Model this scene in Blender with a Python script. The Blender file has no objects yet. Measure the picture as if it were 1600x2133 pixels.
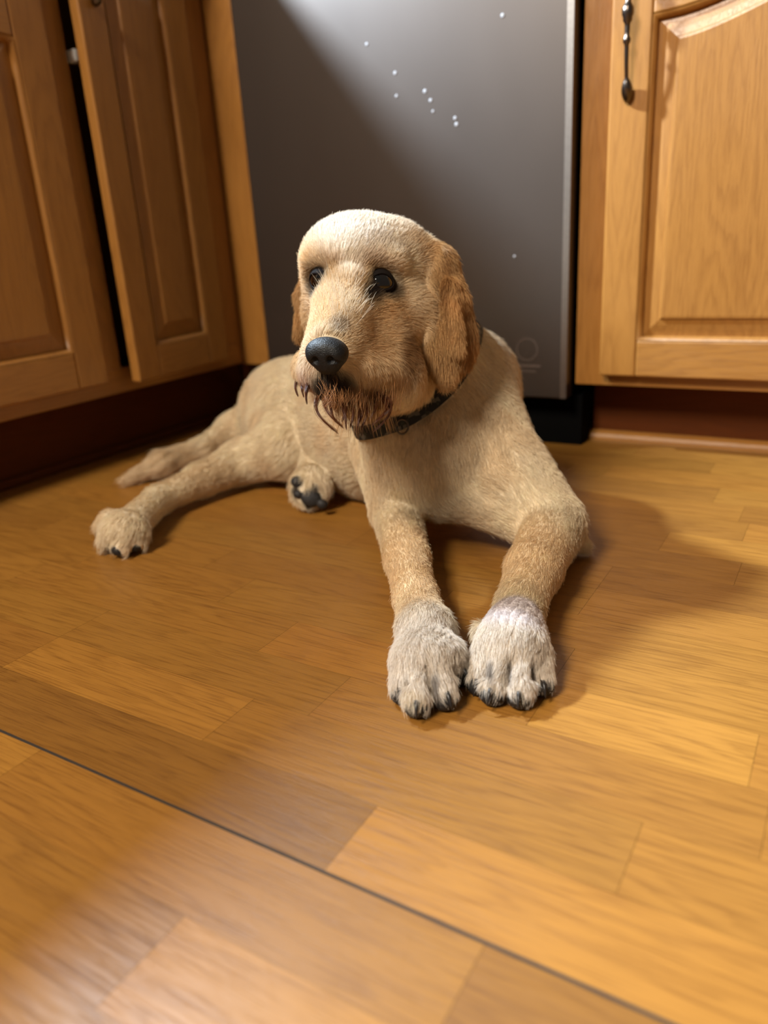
import bpy, bmesh, math, random
import numpy as np
from mathutils import Matrix, Vector
random.seed(7); rng = np.random.default_rng(7)
S = bpy.context.scene
COL = S.collection

# ------------------------------------------------------------------ camera
FPX = 1600.0; H = 0.35
_dn = np.array([276., 4474., 1600.]); _dn /= np.linalg.norm(_dn)
_up = -_dn
_Y = np.array([1020., 0, 1600.]); _Y[1] = -(_dn[0]*_Y[0]+_dn[2]*_Y[2])/_dn[1]; _Y /= np.linalg.norm(_Y)
_X = np.cross(_Y, _up)
M = np.array([_X, _Y, _up])                    # world <- camera (x right, y down, z forward)
cam = bpy.data.cameras.new('camera'); camo = bpy.data.objects.new('camera', cam); COL.objects.link(camo)
cam.sensor_fit = 'VERTICAL'; cam.sensor_height = 24.0; cam.lens = FPX*24.0/2133.0
cam.clip_start = 0.02
R = Matrix(((M[0,0], -M[0,1], -M[0,2]), (M[1,0], -M[1,1], -M[1,2]), (M[2,0], -M[2,1], -M[2,2])))
camo.matrix_world = Matrix.Translation((0, 0, H)) @ R.to_4x4()
cam.dof.use_dof = True; cam.dof.focus_distance = 0.70; cam.dof.aperture_fstop = 2.2
S.camera = camo

# ------------------------------------------------------------------ light and exposure
S.view_settings.view_transform = 'Standard'; S.view_settings.look = 'None'
S.view_settings.gamma = 1.0; S.view_settings.exposure = 0.0
S.view_settings.use_curve_mapping = False
S.cycles.max_bounces = 6; S.cycles.diffuse_bounces = 3; S.cycles.glossy_bounces = 3
S.cycles.sample_clamp_indirect = 4.0
w = bpy.data.worlds.new('world'); S.world = w; w.use_nodes = True
bg = w.node_tree.nodes['Background']; bg.inputs[0].default_value = (1.0, 0.89, 0.74, 1); bg.inputs[1].default_value = 0.125

def area(name, loc, target, size, power, color, shape='DISK', sy=None):
    l = bpy.data.lights.new(name, 'AREA'); l.shape = shape; l.size = size
    if sy: l.size_y = sy
    l.energy = power; l.color = color
    o = bpy.data.objects.new(name, l); COL.objects.link(o); o.location = loc
    o.rotation_euler = (Vector(target)-Vector(loc)).to_track_quat('-Z', 'Y').to_euler()
    return o
area('counter_lamp', (-1.42, 0.68, 1.34), (-0.35, 0.75, 0.1), 0.11, 92.0, (0.68, 0.84, 1.0))
area('ceiling_lamp', (-0.75, -1.3, 2.2), (-0.35, 0.7, 0.0), 0.8, 94.0, (1.0, 0.89, 0.74))

# ------------------------------------------------------------------ helpers
def P(px, py, d):
    return M @ np.array([(px-800)/FPX*d, (py-1066.5)/FPX*d, d]) + np.array([0, 0, H])
def G(px, py, z):
    r = M @ np.array([(px-800)/FPX, (py-1066.5)/FPX, 1.0]); return r*((z-H)/r[2]) + np.array([0, 0, H])
def depth(p): return float(((np.asarray(p)-[0, 0, H]) @ M)[2])
WO = {}
def link(o, parent, origin):
    COL.objects.link(o); origin = Vector(origin); WO[o.name] = origin
    if parent is not None:
        o.parent = parent; o.location = origin - WO[parent.name]
    else: o.location = origin
    return o
def thing(name, label, cat, loc, group=None):
    o = link(bpy.data.objects.new(name, None), None, loc); o.empty_display_size = 0.05
    o['label'] = label; o['category'] = cat
    if group: o['group'] = group
    return o
def obj(name, V, F, mat, parent=None, origin=None, smooth=False, label=None, bevel=0):
    V = np.asarray(V, float)
    if origin is None: origin = WO[parent.name] if parent is not None else ((V.min(0)+V.max(0))/2)
    origin = np.array(origin, float)
    me = bpy.data.meshes.new(name); me.from_pydata((V-origin).tolist(), [], F if isinstance(F, list) else F.tolist()); me.update()
    o = bpy.data.objects.new(name, me); me.materials.append(mat)
    if smooth: me.polygons.foreach_set('use_smooth', [True]*len(me.polygons))
    link(o, parent, origin)
    if label: o['label'] = label
    if bevel:
        b = o.modifiers.new('bevel', 'BEVEL'); b.width = bevel; b.segments = 3; b.limit_method = 'ANGLE'
    return o
class MB:
    def __init__(s): s.V = []; s.F = []
    def add(s, V, F):
        n = len(s.V); s.V += [tuple(map(float, v)) for v in V]; s.F += [tuple(i+n for i in f) for f in F]; return s
    def box(s, a, b):
        x0, y0, z0 = a; x1, y1, z1 = b
        return s.add([(x0,y0,z0),(x1,y0,z0),(x1,y1,z0),(x0,y1,z0),(x0,y0,z1),(x1,y0,z1),(x1,y1,z1),(x0,y1,z1)],
                     [(0,3,2,1),(4,5,6,7),(0,1,5,4),(1,2,6,5),(2,3,7,6),(3,0,4,7)])
    def tube(s, pts, rad, n=10, flat=None):
        pts = np.asarray(pts, float); m = len(pts); rad = np.broadcast_to(rad, (m,))
        T = np.gradient(pts, axis=0); T /= np.linalg.norm(T, axis=1)[:, None]+1e-12
        ref = np.array([0, 0, 1.]) if abs(T[0][2]) < .9 else np.array([1., 0, 0])
        V = []; N = np.cross(T[0], ref); N /= np.linalg.norm(N)
        for i in range(m):
            N = N-T[i]*N.dot(T[i]); N /= np.linalg.norm(N); B = np.cross(T[i], N)
            for k in range(n):
                a = 2*math.pi*k/n; V.append(pts[i]+rad[i]*(math.cos(a)*N+math.sin(a)*B*(flat or 1)))
        F = [(i*n+k, i*n+(k+1) % n, (i+1)*n+(k+1) % n, (i+1)*n+k) for i in range(m-1) for k in range(n)]
        F += [tuple(range(n))[::-1], tuple((m-1)*n+k for k in range(n))]
        return s.add(V, F)
    def build(s, name, mat, parent=None, **k): return obj(name, s.V, s.F, mat, parent, **k)
def ellipsoid(c, ax, nu=24, nv=14):
    ax = np.asarray(ax, float); V = []; F = []
    for j in range(nv+1):
        t = math.pi*j/nv
        for i in range(nu):
            a = 2*math.pi*i/nu
            V.append(np.asarray(c)+math.sin(t)*math.cos(a)*ax[0]+math.sin(t)*math.sin(a)*ax[1]+math.cos(t)*ax[2])
    for j in range(nv):
        for i in range(nu): F.append((j*nu+i, j*nu+(i+1) % nu, (j+1)*nu+(i+1) % nu, (j+1)*nu+i))
    return V, F

# ------------------------------------------------------------------ materials
def newmat(name):
    m = bpy.data.materials.new(name); m.use_nodes = True; nt = m.node_tree
    return m, nt, nt.nodes['Principled BSDF']
def N(nt, t, **k):
    n = nt.nodes.new(t)
    for a, b in k.items():
        if a.startswith('i_'): n.inputs[a[2:]].default_value = b
        else: setattr(n, a, b)
    return n
def plain(name, col, rough=.5, metal=0, bump=0, bscale=200, spec=.5, coat=0):
    m, nt, b = newmat(name); b.inputs['Base Color'].default_value = (*col, 1); b.inputs['Roughness'].default_value = rough
    b.inputs['Metallic'].default_value = metal; b.inputs['Specular IOR Level'].default_value = spec; b.inputs['Coat Weight'].default_value = coat
    tc = N(nt, 'ShaderNodeTexCoord'); ns = N(nt, 'ShaderNodeTexNoise', i_Scale=bscale); nt.links.new(tc.outputs['Object'], ns.inputs['Vector'])
    mx = N(nt, 'ShaderNodeMix', data_type='RGBA'); mx.inputs[6].default_value = (*[c*.85 for c in col], 1); mx.inputs[7].default_value = (*[min(1, c*1.12) for c in col], 1)
    nt.links.new(ns.outputs['Fac'], mx.inputs[0]); nt.links.new(mx.outputs[2], b.inputs['Base Color'])
    if bump:
        bp = N(nt, 'ShaderNodeBump', i_Strength=bump, i_Distance=.001); nt.links.new(ns.outputs['Fac'], bp.inputs['Height']); nt.links.new(bp.outputs[0], b.inputs['Normal'])
    return m
def wood(name, light, dark, axis, rough=.33, grain=1.0, floor=False, coat=.25, figure=1.0):
    """oak: long pores and cathedral figure running along `axis`"""
    m, nt, b = newmat(name); L = nt.links.new
    tc = N(nt, 'ShaderNodeTexCoord')
    if floor:
        at = N(nt, 'ShaderNodeAttribute', attribute_name='block'); seed = at.outputs['Vector']
        sc = N(nt, 'ShaderNodeVectorMath', operation='SCALE', i_Scale=9.0); L(seed, sc.inputs[0]); seed = sc.outputs[0]
    else:
        oi = N(nt, 'ShaderNodeObjectInfo')
        cx = N(nt, 'ShaderNodeCombineXYZ'); mm = N(nt, 'ShaderNodeMath', operation='MULTIPLY'); mm.inputs[1].default_value = 13.0
        L(oi.outputs['Random'], mm.inputs[0]); L(mm.outputs[0], cx.inputs[0]); L(mm.outputs[0], cx.inputs[1]); L(mm.outputs[0], cx.inputs[2]); seed = cx.outputs[0]
    ad = N(nt, 'ShaderNodeVectorMath', operation='ADD'); L(tc.outputs['Object'], ad.inputs[0]); L(seed, ad.inputs[1])
    def noise(along, across, detail=2, rough_=.5, dist=0.0):
        mp = N(nt, 'ShaderNodeMapping'); s = [across]*3; s[axis] = along; mp.inputs['Scale'].default_value = s
        L(ad.outputs[0], mp.inputs[0]); n = N(nt, 'ShaderNodeTexNoise', i_Scale=1.0, i_Detail=detail, i_Roughness=rough_, i_Distortion=dist); L(mp.outputs[0], n.inputs['Vector']); return n.outputs['Fac']
    # figure: contour bands of a smooth stretched noise
    base = noise(2.2, 16, 1, .4, .2)
    mu = N(nt, 'ShaderNodeMath', operation='MULTIPLY'); mu.inputs[1].default_value = 26.0*figure; L(base, mu.inputs[0])
    wob = noise(10, 120, 2); ma = N(nt, 'ShaderNodeMath', operation='MULTIPLY_ADD'); ma.inputs[1].default_value = 1.5; L(wob, ma.inputs[0]); L(mu.outputs[0], ma.inputs[2])
    fr = N(nt, 'ShaderNodeMath', operation='FRACT'); L(ma.outputs[0], fr.inputs[0])
    r1 = N(nt, 'ShaderNodeValToRGB'); e = r1.color_ramp.elements; e[0].position = 0; e[0].color = (.25,)*3+(1,); e[1].position = .55; e[1].color = (1,)*3+(1,)
    x = r1.color_ramp.elements.new(.92); x.color = (.8,)*3+(1,); x = r1.color_ramp.elements.new(1.0); x.color = (.25,)*3+(1,)
    L(fr.outputs[0], r1.inputs[0])
    # pores: short dark dashes
    po = noise(20 if floor else 28, 760 if floor else 900, 3, .62); r2 = N(nt, 'ShaderNodeValToRGB'); e = r2.color_ramp.elements; e[0].position = .36; e[0].color = (0, 0, 0, 1); e[1].position = .50; e[1].color = (1, 1, 1, 1); L(po, r2.inputs[0])
    big = noise(1.5, 9, 2)
    c1 = N(nt, 'ShaderNodeMix', data_type='RGBA'); c1.inputs[6].default_value = (*dark, 1); c1.inputs[7].default_value = (*light, 1)
    f = N(nt, 'ShaderNodeMath', operation='MULTIPLY_ADD', use_clamp=True); fg = .36 if floor else .42*grain; f.inputs[1].default_value = fg; f.inputs[2].default_value = 1-fg-.08; L(r1.outputs[0], f.inputs[0])
    f2 = N(nt, 'ShaderNodeMath', operation='MULTIPLY_ADD', use_clamp=True); f2.inputs[1].default_value = (.42 if floor else .28)*grain; L(r2.outputs[0], f2.inputs[0])
    sb = N(nt, 'ShaderNodeMath', operation='SUBTRACT'); sb.inputs[1].default_value = (.42 if floor else .28)*grain-(.10 if floor else 0); L(f.outputs[0], sb.inputs[0]); L(sb.outputs[0], f2.inputs[2])
    f3 = N(nt, 'ShaderNodeMath', operation='MULTIPLY_ADD', use_clamp=True); f3.inputs[1].default_value = .5; L(big, f3.inputs[0])
    s3 = N(nt, 'ShaderNodeMath', operation='SUBTRACT'); s3.inputs[1].default_value = .25; L(f2.outputs[0], s3.inputs[0]); L(s3.outputs[0], f3.inputs[2])
    L(f3.outputs[0], c1.inputs[0]); out = c1.outputs[2]
    if floor:
        at2 = N(nt, 'ShaderNodeAttribute', attribute_name='tint')
        mt = N(nt, 'ShaderNodeMix', data_type='RGBA', blend_type='MULTIPLY'); mt.inputs[0].default_value = 1; L(out, mt.inputs[6]); L(at2.outputs['Color'], mt.inputs[7]); out = mt.outputs[2]
    L(out, b.inputs['Base Color'])
    b.inputs['Coat Weight'].default_value = coat; b.inputs['Coat Roughness'].default_value = .30
    sm = noise(6, 9, 3); rr = N(nt, 'ShaderNodeMapRange'); rr.inputs['To Min'].default_value = rough-.06; rr.inputs['To Max'].default_value = rough+.12; L(sm, rr.inputs[0]); L(rr.outputs[0], b.inputs['Roughness'])
    bp = N(nt, 'ShaderNodeBump', i_Strength=.25, i_Distance=.0006); L(r2.outputs[0], bp.inputs['Height']); L(bp.outputs[0], b.inputs['Normal'])
    return m
OAK_L = (.405, .180, .037); OAK_D = (.19, .066, .010)
oak = [wood('honey_oak_%s' % a, OAK_L, OAK_D, i, figure=.55, grain=.8) for i, a in enumerate('xyz')]
oakL = oak
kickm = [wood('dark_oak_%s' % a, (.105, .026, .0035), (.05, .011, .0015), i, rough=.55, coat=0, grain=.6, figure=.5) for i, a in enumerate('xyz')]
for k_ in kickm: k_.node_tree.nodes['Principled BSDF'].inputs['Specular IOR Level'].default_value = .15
floorm = wood('oak_parquet', (.375, .166, .030), (.15, .052, .0065), 0, rough=.40, floor=True, coat=.08, grain=1.0, figure=.55)
seamm = plain('board_gap_dark', (.03, .022, .016), .8)
blackm = plain('black_plastic', (.003, .003, .003), .9, spec=.05)
pewter = plain('dark_pewter', (.16, .13, .11), .28, metal=1.0, bump=.2, bscale=400)
whitem = plain('white_plastic', (.8, .8, .77), .4)
wallm = plain('painted_wall', (.5, .42, .32), .8)
stone = plain('worktop_laminate', (.16, .12, .09), .45)

# ------------------------------------------------------------------ setting
def floor_build():
    y0 = .277; wd = .0622; V = []; F = []; tint = []; seed = []
    rows = {   # measured joints and tones (None: random)
        -3: ([-.60, -.20], [None, .95, .85]), -2: ([-.281], [.86, 1.12]), -1: ([-.49, -.126], [1.05, .90, .74]),
        0: ([-.93, -.23], [.9, .70, 1.10]), 1: ([-.633, -.386, -.075], [.84, 1.02, .90, .97]),
        2: ([-.633, -.332], [.86, .84, .90]), 3: ([-.811, -.434, -.175, -.023], [.92, .88, .98, 1.16, 1.02]),
        4: ([-.54, -.177], [.86, .88, 1.0]), 5: ([-.62, -.326, .02], [.84, .78, .95, .85]), 6: ([-.80, -.194], [.84, .82, .9]), 7: ([-.5, -.194, .1], [.86, .80, .74, .85])}
    def quad(x0, x1, ya, yb, t, s):
        n = len(V); V.extend([(x0, ya, 0), (x1, ya, 0), (x1, yb, 0), (x0, yb, 0)]); F.append((n, n+1, n+2, n+3)); tint.append(t); seed.append(s)
    for k in range(-30, 29):
        ya = y0+k*wd; yb = ya+wd
        js, ts = rows.get(k, (None, None))
        if js is None:
            js = []; x = -1.9+random.random()*.3
            while x < 1.7: js.append(x); x += random.uniform(.22, .42)
            ts = [None]*(len(js)+1)
        else:
            js = list(js); ts = list(ts); x = js[0]
            while x > -1.6: x -= random.uniform(.22, .4); js.insert(0, x); ts.insert(0, None)
            x = js[-1]
            while x < 1.7: x += random.uniform(.22, .4); js.append(x); ts.append(None)
        e = [-2.2]+js+[2.2]
        for i in range(len(e)-1):
            t = ts[i] if ts[i] is not None else random.uniform(.78, 1.0)
            g = .00025
            hue = random.uniform(-.03, .03)
            quad(e[i]+g*.5, e[i+1]-g*.5, ya+g*.35, yb-g*.35, (t, t*(1+hue)*(.98 if t < .8 else 1), t*(.9+hue)), (random.random(), random.random(), random.random()))
    o = obj('floor', V, F, floorm, origin=(0, 0, 0)); o['kind'] = 'structure'
    me = o.data
    a = me.attributes.new('tint', 'FLOAT_COLOR', 'CORNER'); a.data.foreach_set('color', np.repeat(np.c_[np.array(tint), np.ones(len(tint))], 4, axis=0).ravel())
    a = me.attributes.new('block', 'FLOAT_VECTOR', 'FACE'); a.data.foreach_set('vector', np.array(seed).ravel())
    # sub floor seen only through the hairline gaps, with the open board joint
    b = MB().box((-2.2, -1.6, -.03), (2.2, 2.1, -.0008)).build('subfloor_slab', seamm, origin=(0, 0, -.03)); b['kind'] = 'structure'; b.name = 'floor_2'
    s = MB().box((-2.2, .2757, 0.0), (2.2, .2779, .00025)).build('trim_3', seamm, origin=(0, .277, 0)); s['kind'] = 'structure'
floor_build()
o = MB().box((-2.2, 1.90, 0), (2.2, 1.98, 2.4)).build('wall_back', wallm); o['kind'] = 'structure'
o = MB().box((-1.80, -1.0, 0), (-1.72, 1.90, 2.4)).build('wall_left', wallm); o['kind'] = 'structure'

# ------------------------------------------------------------------ cabinetry
def door(parent, org, U, Nn, Wd, Ht, ms, fw=.055, arch=.045, corner=None, shoulder=.35, th=.019, name='door'):
    """raised panel door: org lower corner of the face, U across, z up, Nn outward; local (a,b,c)"""
    U = np.array(U, float); Nn = np.array(Nn, float); org = np.array(org, float); Zv = np.array([0, 0, 1.])
    T = lambda pts: [org+U*a+Zv*b+Nn*c for a, b, c in pts]
    flip = np.dot(np.cross(U, Zv), Nn) < 0
    root = link(bpy.data.objects.new(name, None), parent, org); root.empty_display_size = .03
    hA = 0 if abs(U[0]) > abs(U[1]) else 1
    def prism(poly, c0, c1, nm, mat):
        n = len(poly); V = T([(a, b, c0) for a, b in poly])+T([(a, b, c1) for a, b in poly])
        F = [tuple(range(n))[::-1], tuple(range(n, 2*n))]+[(i, (i+1) % n, n+(i+1) % n, n+i) for i in range(n)]
        if flip: F = [f[::-1] for f in F]
        return obj(nm, V, F, mat, root, bevel=.003)
    g = .0003; ct = corner if corner else Ht-fw-arch
    prism([(0, 0), (fw-g, 0), (fw-g, Ht), (0, Ht)], -th, 0, 'stile', ms[2])
    prism([(Wd-fw+g, 0), (Wd, 0), (Wd, Ht), (Wd-fw+g, Ht)], -th, 0, 'stile', ms[2])
    prism([(fw, 0), (Wd-fw, 0), (Wd-fw, fw), (fw, fw)], -th, 0, 'rail', ms[hA])
    n = 28; iw = Wd-2*fw
    def top(t):      # cathedral curve
        s = abs(2*t-1); s = min(1, s/(1-.0)); return ct+arch*(.5+.5*math.cos(math.pi*min(1, s*1.08)))+.006*(1-s)
    curve = [(fw+iw*i/n, top(i/n)) for i in range(n+1)]
    prism([(fw, Ht)]+curve+[(Wd-fw, Ht)], -th, 0, 'rail', ms[hA])
    # panel: loops offset inward from the opening
    loop = [(fw, fw)]+[(fw+iw*i/14, fw) for i in range(1, 15)]
    loop += [(Wd-fw, fw+(ct-fw)*i/12) for i in range(1, 12)]+curve[::-1]+[(fw, ct-(ct-fw)*i/12) for i in range(1, 12)]
    Lp = np.array(loop); m = len(Lp)
    cA, cB = Wd/2, (fw+ct)/2
    def off(t):
        q = Lp.copy(); q[:, 0] = np.clip(q[:, 0], fw+t, Wd-fw-t)
        lo = q[:, 1] < fw+1e-6; q[lo, 1] = fw+t
        tt = (q[:, 0]-fw)/iw; tp = np.array([top(x) for x in tt])-t
        hi = Lp[:, 1] > ct-1e-6; q[hi, 1] = tp[hi]
        q[:, 1] = np.clip(q[:, 1], fw+t, np.maximum(tp, fw+t)); return q
    prof = [(-.004, -.012), (.0, -.0105), (.006, -.0105), (.012, -.0092), (.022, -.0065), (.031, -.0048), (.0325, -.0018), (.036, -.0012)]
    V = []; F = []
    for t, c in prof:
        V += T([(a, b, c) for a, b in (off(t) if t > 0 else Lp)])
    for i in range(len(prof)-1):
        for k in range(m): F.append((i*m+k, i*m+(k+1) % m, (i+1)*m+(k+1) % m, (i+1)*m+k))
    F.append(tuple((len(prof)-1)*m+k for k in range(m)))
    if flip: F = [f[::-1] for f in F]
    obj('panel', V, F, ms[2], root)
    # moulded lip on the frame's inner edge
    V = []; F = []; pr = [(-.0005, -.0002), (.002, -.0008), (.0045, -.0028), (.006, -.006), (.006, -.011)]
    for t, c in pr: V += T([(a, b, c) for a, b in off(max(t, 0))])
    for i in range(len(pr)-1):
        for k in range(m): F.append((i*m+k, i*m+(k+1) % m, (i+1)*m+(k+1) % m, (i+1)*m+k))
    if flip: F = [f[::-1] for f in F]
    obj('moulding', V, F, ms[2], root, smooth=True)
    return root
def handle(parent, base, U, Nn, half=.105):
    """spoon footed bow pull with beads at its middle; base = middle point on the door face"""
    base = np.array(base, float); U = np.array(U, float); Nn = np.array(Nn, float); Z = np.array([0, 0, 1.])
    m = MB(); ts = np.linspace(-1, 1, 61); pts = []; rad = []
    for t in ts:
        a = abs(t); out = .019*(1-a**3.2)+.002
        pts.append(base+Z*half*t+Nn*out)
        r = .0026+.0016*(1-a)**2
        if a > .74: q = (a-.74)/.26; r = .0026+.0052*math.sin(min(1, q)*math.pi*.93)**.8
        if a < .05: r = .0078
        elif a < .10: r = .0062
        elif a < .13: r = .0040
        elif .30 < a < .36: r = .0052
        rad.append(r)
    m.tube(pts, np.array(rad), 14)
    return m.build('handle', pewter, parent, smooth=True, label='dark pewter spoon-ended pull')

XF = -1.084   # face frame plane of the left run
cl = thing('base_cabinet', 'honey oak corner base cabinet left of the dog, narrow door standing ajar', 'cabinet', (-1.4, .75, 0))
m = MB().box((-1.70, .2, .122), (XF-.020, .885, .868)).box((-1.70, .95, .122), (XF-.30, 1.22, .868)); m.build('body', oakL[2], cl)
MB().box((XF-.300, .885, .1225), (XF-.0195, 1.20, .134)).build('shelf', blackm, cl)
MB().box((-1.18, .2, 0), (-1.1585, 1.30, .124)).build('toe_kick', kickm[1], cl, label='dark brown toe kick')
MB().box((XF-.019, .2, .122), (XF, 1.227, .163)).build('face_frame_rail', oakL[1], cl, bevel=.0015)
MB().box((XF-.019, .853, .163), (XF, .911, .868)).build('face_frame_stile', oakL[2], cl, bevel=.0015)
MB().box((XF-.019, 1.135, .163), (XF, 1.227, .868)).build('face_frame_stile', oakL[2], cl, bevel=.0015)
MB().box((XF-.019, .2, .80), (XF, .853, .868)).build('face_frame_rail', oakL[1], cl, bevel=.0015)
d1 = door(cl, (XF+.020, .365, .147), (0, 1, 0), (1, 0, 0), .50, .64, oakL, arch=.075, corner=.497, fw=.058)
# second door, hinged at its far edge and open a few degrees
ang = math.radians(4.9); U2 = np.array([math.sin(ang), -math.cos(ang), 0]); W2 = .252
hinge = np.array([XF+.020, 1.163, .140]); free = hinge+U2*W2
d2 = door(cl, free, -U2, (math.cos(ang), math.sin(ang), 0), W2, .68, oakL, arch=.0, corner=.62, fw=.056)
handle(d2, free-U2*.030+np.array([0, 0, .615]), -U2, np.array([math.cos(ang), math.sin(ang), 0]), .052)
MB().box((XF-.012, .917, .630), (XF+.010, .932, .648)).build('latch', whitem, cl, bevel=.003, label='small white catch')
fs = thing('filler_strip', 'honey oak filler strip in the corner, left edge of the dishwasher', 'cabinet trim', (-1.05, 1.237, 0))
MB().box((-1.0835, 1.2275, .119), (-1.017, 1.246, .868)).build('panel', oakL[2], fs, bevel=.0015)
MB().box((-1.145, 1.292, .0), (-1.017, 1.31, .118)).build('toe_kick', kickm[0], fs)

YF = 1.227
cr = thing('base_cabinet', 'honey oak base cabinet with an arched raised panel door, right of the dishwasher', 'cabinet', (-.1, 1.55, 0))
MB().box((-.362, YF+.019, .107), (.50, 1.85, .868)).build('body', oak[2], cr)
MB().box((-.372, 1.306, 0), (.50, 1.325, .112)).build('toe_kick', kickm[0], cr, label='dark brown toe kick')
MB().box((-.382, YF, .107), (-.325, YF+.019, .868)).build('face_frame_stile', oak[2], cr, bevel=.0015)
MB().box((-.325, YF, .107), (.50, YF+.019, .160)).build('face_frame_rail', oak[0], cr, bevel=.0015)
MB().box((-.325, YF, .72), (.50, YF+.019, .868)).build('face_frame_rail', oak[0], cr, bevel=.0015)
d3 = door(cr, (-.338, 1.207, .126), (1, 0, 0), (0, -1, 0), .62, .57, oak, arch=.045, corner=.482, fw=.055)
handle(d3, (-.311, 1.207, .612), (1, 0, 0), (0, -1, 0))
m = MB(); q = [(0, 0), (-.016, 0), (-.0155, .005), (-.012, .010), (-.006, .0135), (0, .0145)]
V = [(-.375, 1.306+a, b) for a, b in q]+[(.50, 1.306+a, b) for a, b in q]; n = len(q)
m.add(V, [(i, (i+1) % n, n+(i+1) % n, n+i) for i in range(n)]+[tuple(range(n))[::-1], tuple(range(n, 2*n))])
o = m.build('trim_1', oak[0]); o['kind'] = 'structure'
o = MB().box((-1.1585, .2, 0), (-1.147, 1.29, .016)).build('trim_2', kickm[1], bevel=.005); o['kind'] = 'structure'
wt = MB().box((-1.72, .0, .870), (-1.030, 1.90, .910)).build('worktop', stone, bevel=.004)
wt['label'] = 'brown worktop over the left oak cabinets'; wt['category'] = 'worktop'
wt = MB().box((-1.028, 1.180, .870), (.60, 1.90, .910)).build('worktop', stone, bevel=.004)
wt['label'] = 'brown worktop over the dishwasher and right oak cabinet'; wt['category'] = 'worktop'

# ------------------------------------------------------------------ dishwasher
def steel():
    m, nt, b = newmat('brushed_steel'); L = nt.links.new
    b.inputs['Base Color'].default_value = (.098, .077, .065, 1); b.inputs['Metallic'].default_value = .85; b.inputs['Roughness'].default_value = .42
    tc = N(nt, 'ShaderNodeTexCoord'); mp = N(nt, 'ShaderNodeMapping'); mp.inputs['Scale'].default_value = (900, 900, 6); L(tc.outputs['Object'], mp.inputs[0])
    ns = N(nt, 'ShaderNodeTexNoise', i_Scale=1.0, i_Detail=2.0); L(mp.outputs[0], ns.inputs['Vector'])
    mp2 = N(nt, 'ShaderNodeMapping'); mp2.inputs['Scale'].default_value = (7, 7, 3); L(tc.outputs['Object'], mp2.inputs[0])
    n2 = N(nt, 'ShaderNodeTexNoise', i_Scale=1.0, i_Detail=3.0); L(mp2.outputs[0], n2.inputs['Vector'])
    rr = N(nt, 'ShaderNodeMapRange'); rr.inputs['To Min'].default_value = .39; rr.inputs['To Max'].default_value = .47; L(n2.outputs['Fac'], rr.inputs[0]); L(rr.outputs[0], b.inputs['Roughness'])
    bp = N(nt, 'ShaderNodeBump', i_Strength=.06, i_Distance=.0004); L(ns.outputs['Fac'], bp.inputs['Height']); L(bp.outputs[0], b.inputs['Normal'])
    b.inputs['Coat Weight'].default_value = 1.0; b.inputs['Coat Roughness'].default_value = .31; tg = N(nt, 'ShaderNodeTangent', direction_type='RADIAL', axis='Z'); L(tg.outputs[0], b.inputs['Tangent'])
    return m
steelm = steel(); steel_edge_highlight = plain('steel_edge_highlight', (.42, .39, .37), .35, metal=1.0)
dw = thing('dishwasher', 'brushed stainless steel dishwasher behind the dog', 'dishwasher', (-.69, 1.5, 0))
MB().box((-.985, 1.262, .012), (-.392, 1.80, .862)).build('body', blackm, dw)
m = MB(); m.box((-.996, 1.202, .087), (-.3885, 1.232, .855)); m.build('door_panel', steelm, dw, bevel=.002)
MB().box((-.3985, 1.2008, .0875), (-.3885, 1.2022, .8545)).build('edge_trim', steel_edge_highlight, dw, label='steel edge strip with its highlight painted pale')  # thin highlight on the door's right edge, painted as paler steel
MB().box((-.985, 1.245, .0), (-.375, 1.30, .085)).build('kick_plate', blackm, dw, label='black kick plate')
markm = plain('faded_print', (.085, .056, .042), .6)
m = MB(); c = np.array([-.455, 1.2018, .165]); 
for (r0, r1) in ((.0165, .0185),):
    n = 40; V = []
    for k in range(n):
        a = 2*math.pi*k/n
        for r, y in ((r0, 0), (r1, 0), (r1, -.0004), (r0, -.0004)): V.append(c+np.array([r*math.cos(a), y, r*math.sin(a)]))
    F = []
    for k in range(n):
        for j in range(4): F.append((k*4+j, k*4+(j+1) % 4, ((k+1) % n)*4+(j+1) % 4, ((k+1) % n)*4+j))
    m.add(V, F)
m.box((-.478, 1.2014, .1365), (-.432, 1.2018, .1405)); m.box((-.472, 1.2014, .1285), (-.440, 1.2018, .131))
m.build('emblem', markm, dw, label='faint round brownish emblem')
spotm = plain('dried_drop', (.36, .35, .36), .5)
for px, py, r in [(1047, 32, 5), (823, 152, 4.5), (826, 200, 4), (885, 190, 5), (897, 209, 4.5), (902, 232, 3.5), (948, 246, 4.5), (951, 259, 5), (1072, 534, 3.5), (764, 92, 4)]:
    rr_ = M @ np.array([(px-800)/FPX, (py-1066.5)/FPX, 1.0]); c = rr_*(1.2016/rr_[1])+np.array([0, 0, H]); s = r/FPX*1.2*.8
    V, F = ellipsoid(c, [(s, 0, 0), (0, .0006, 0), (0, 0, s)], 12, 6); obj('dried_drop', V, F, spotm, dw, smooth=True)

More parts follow.
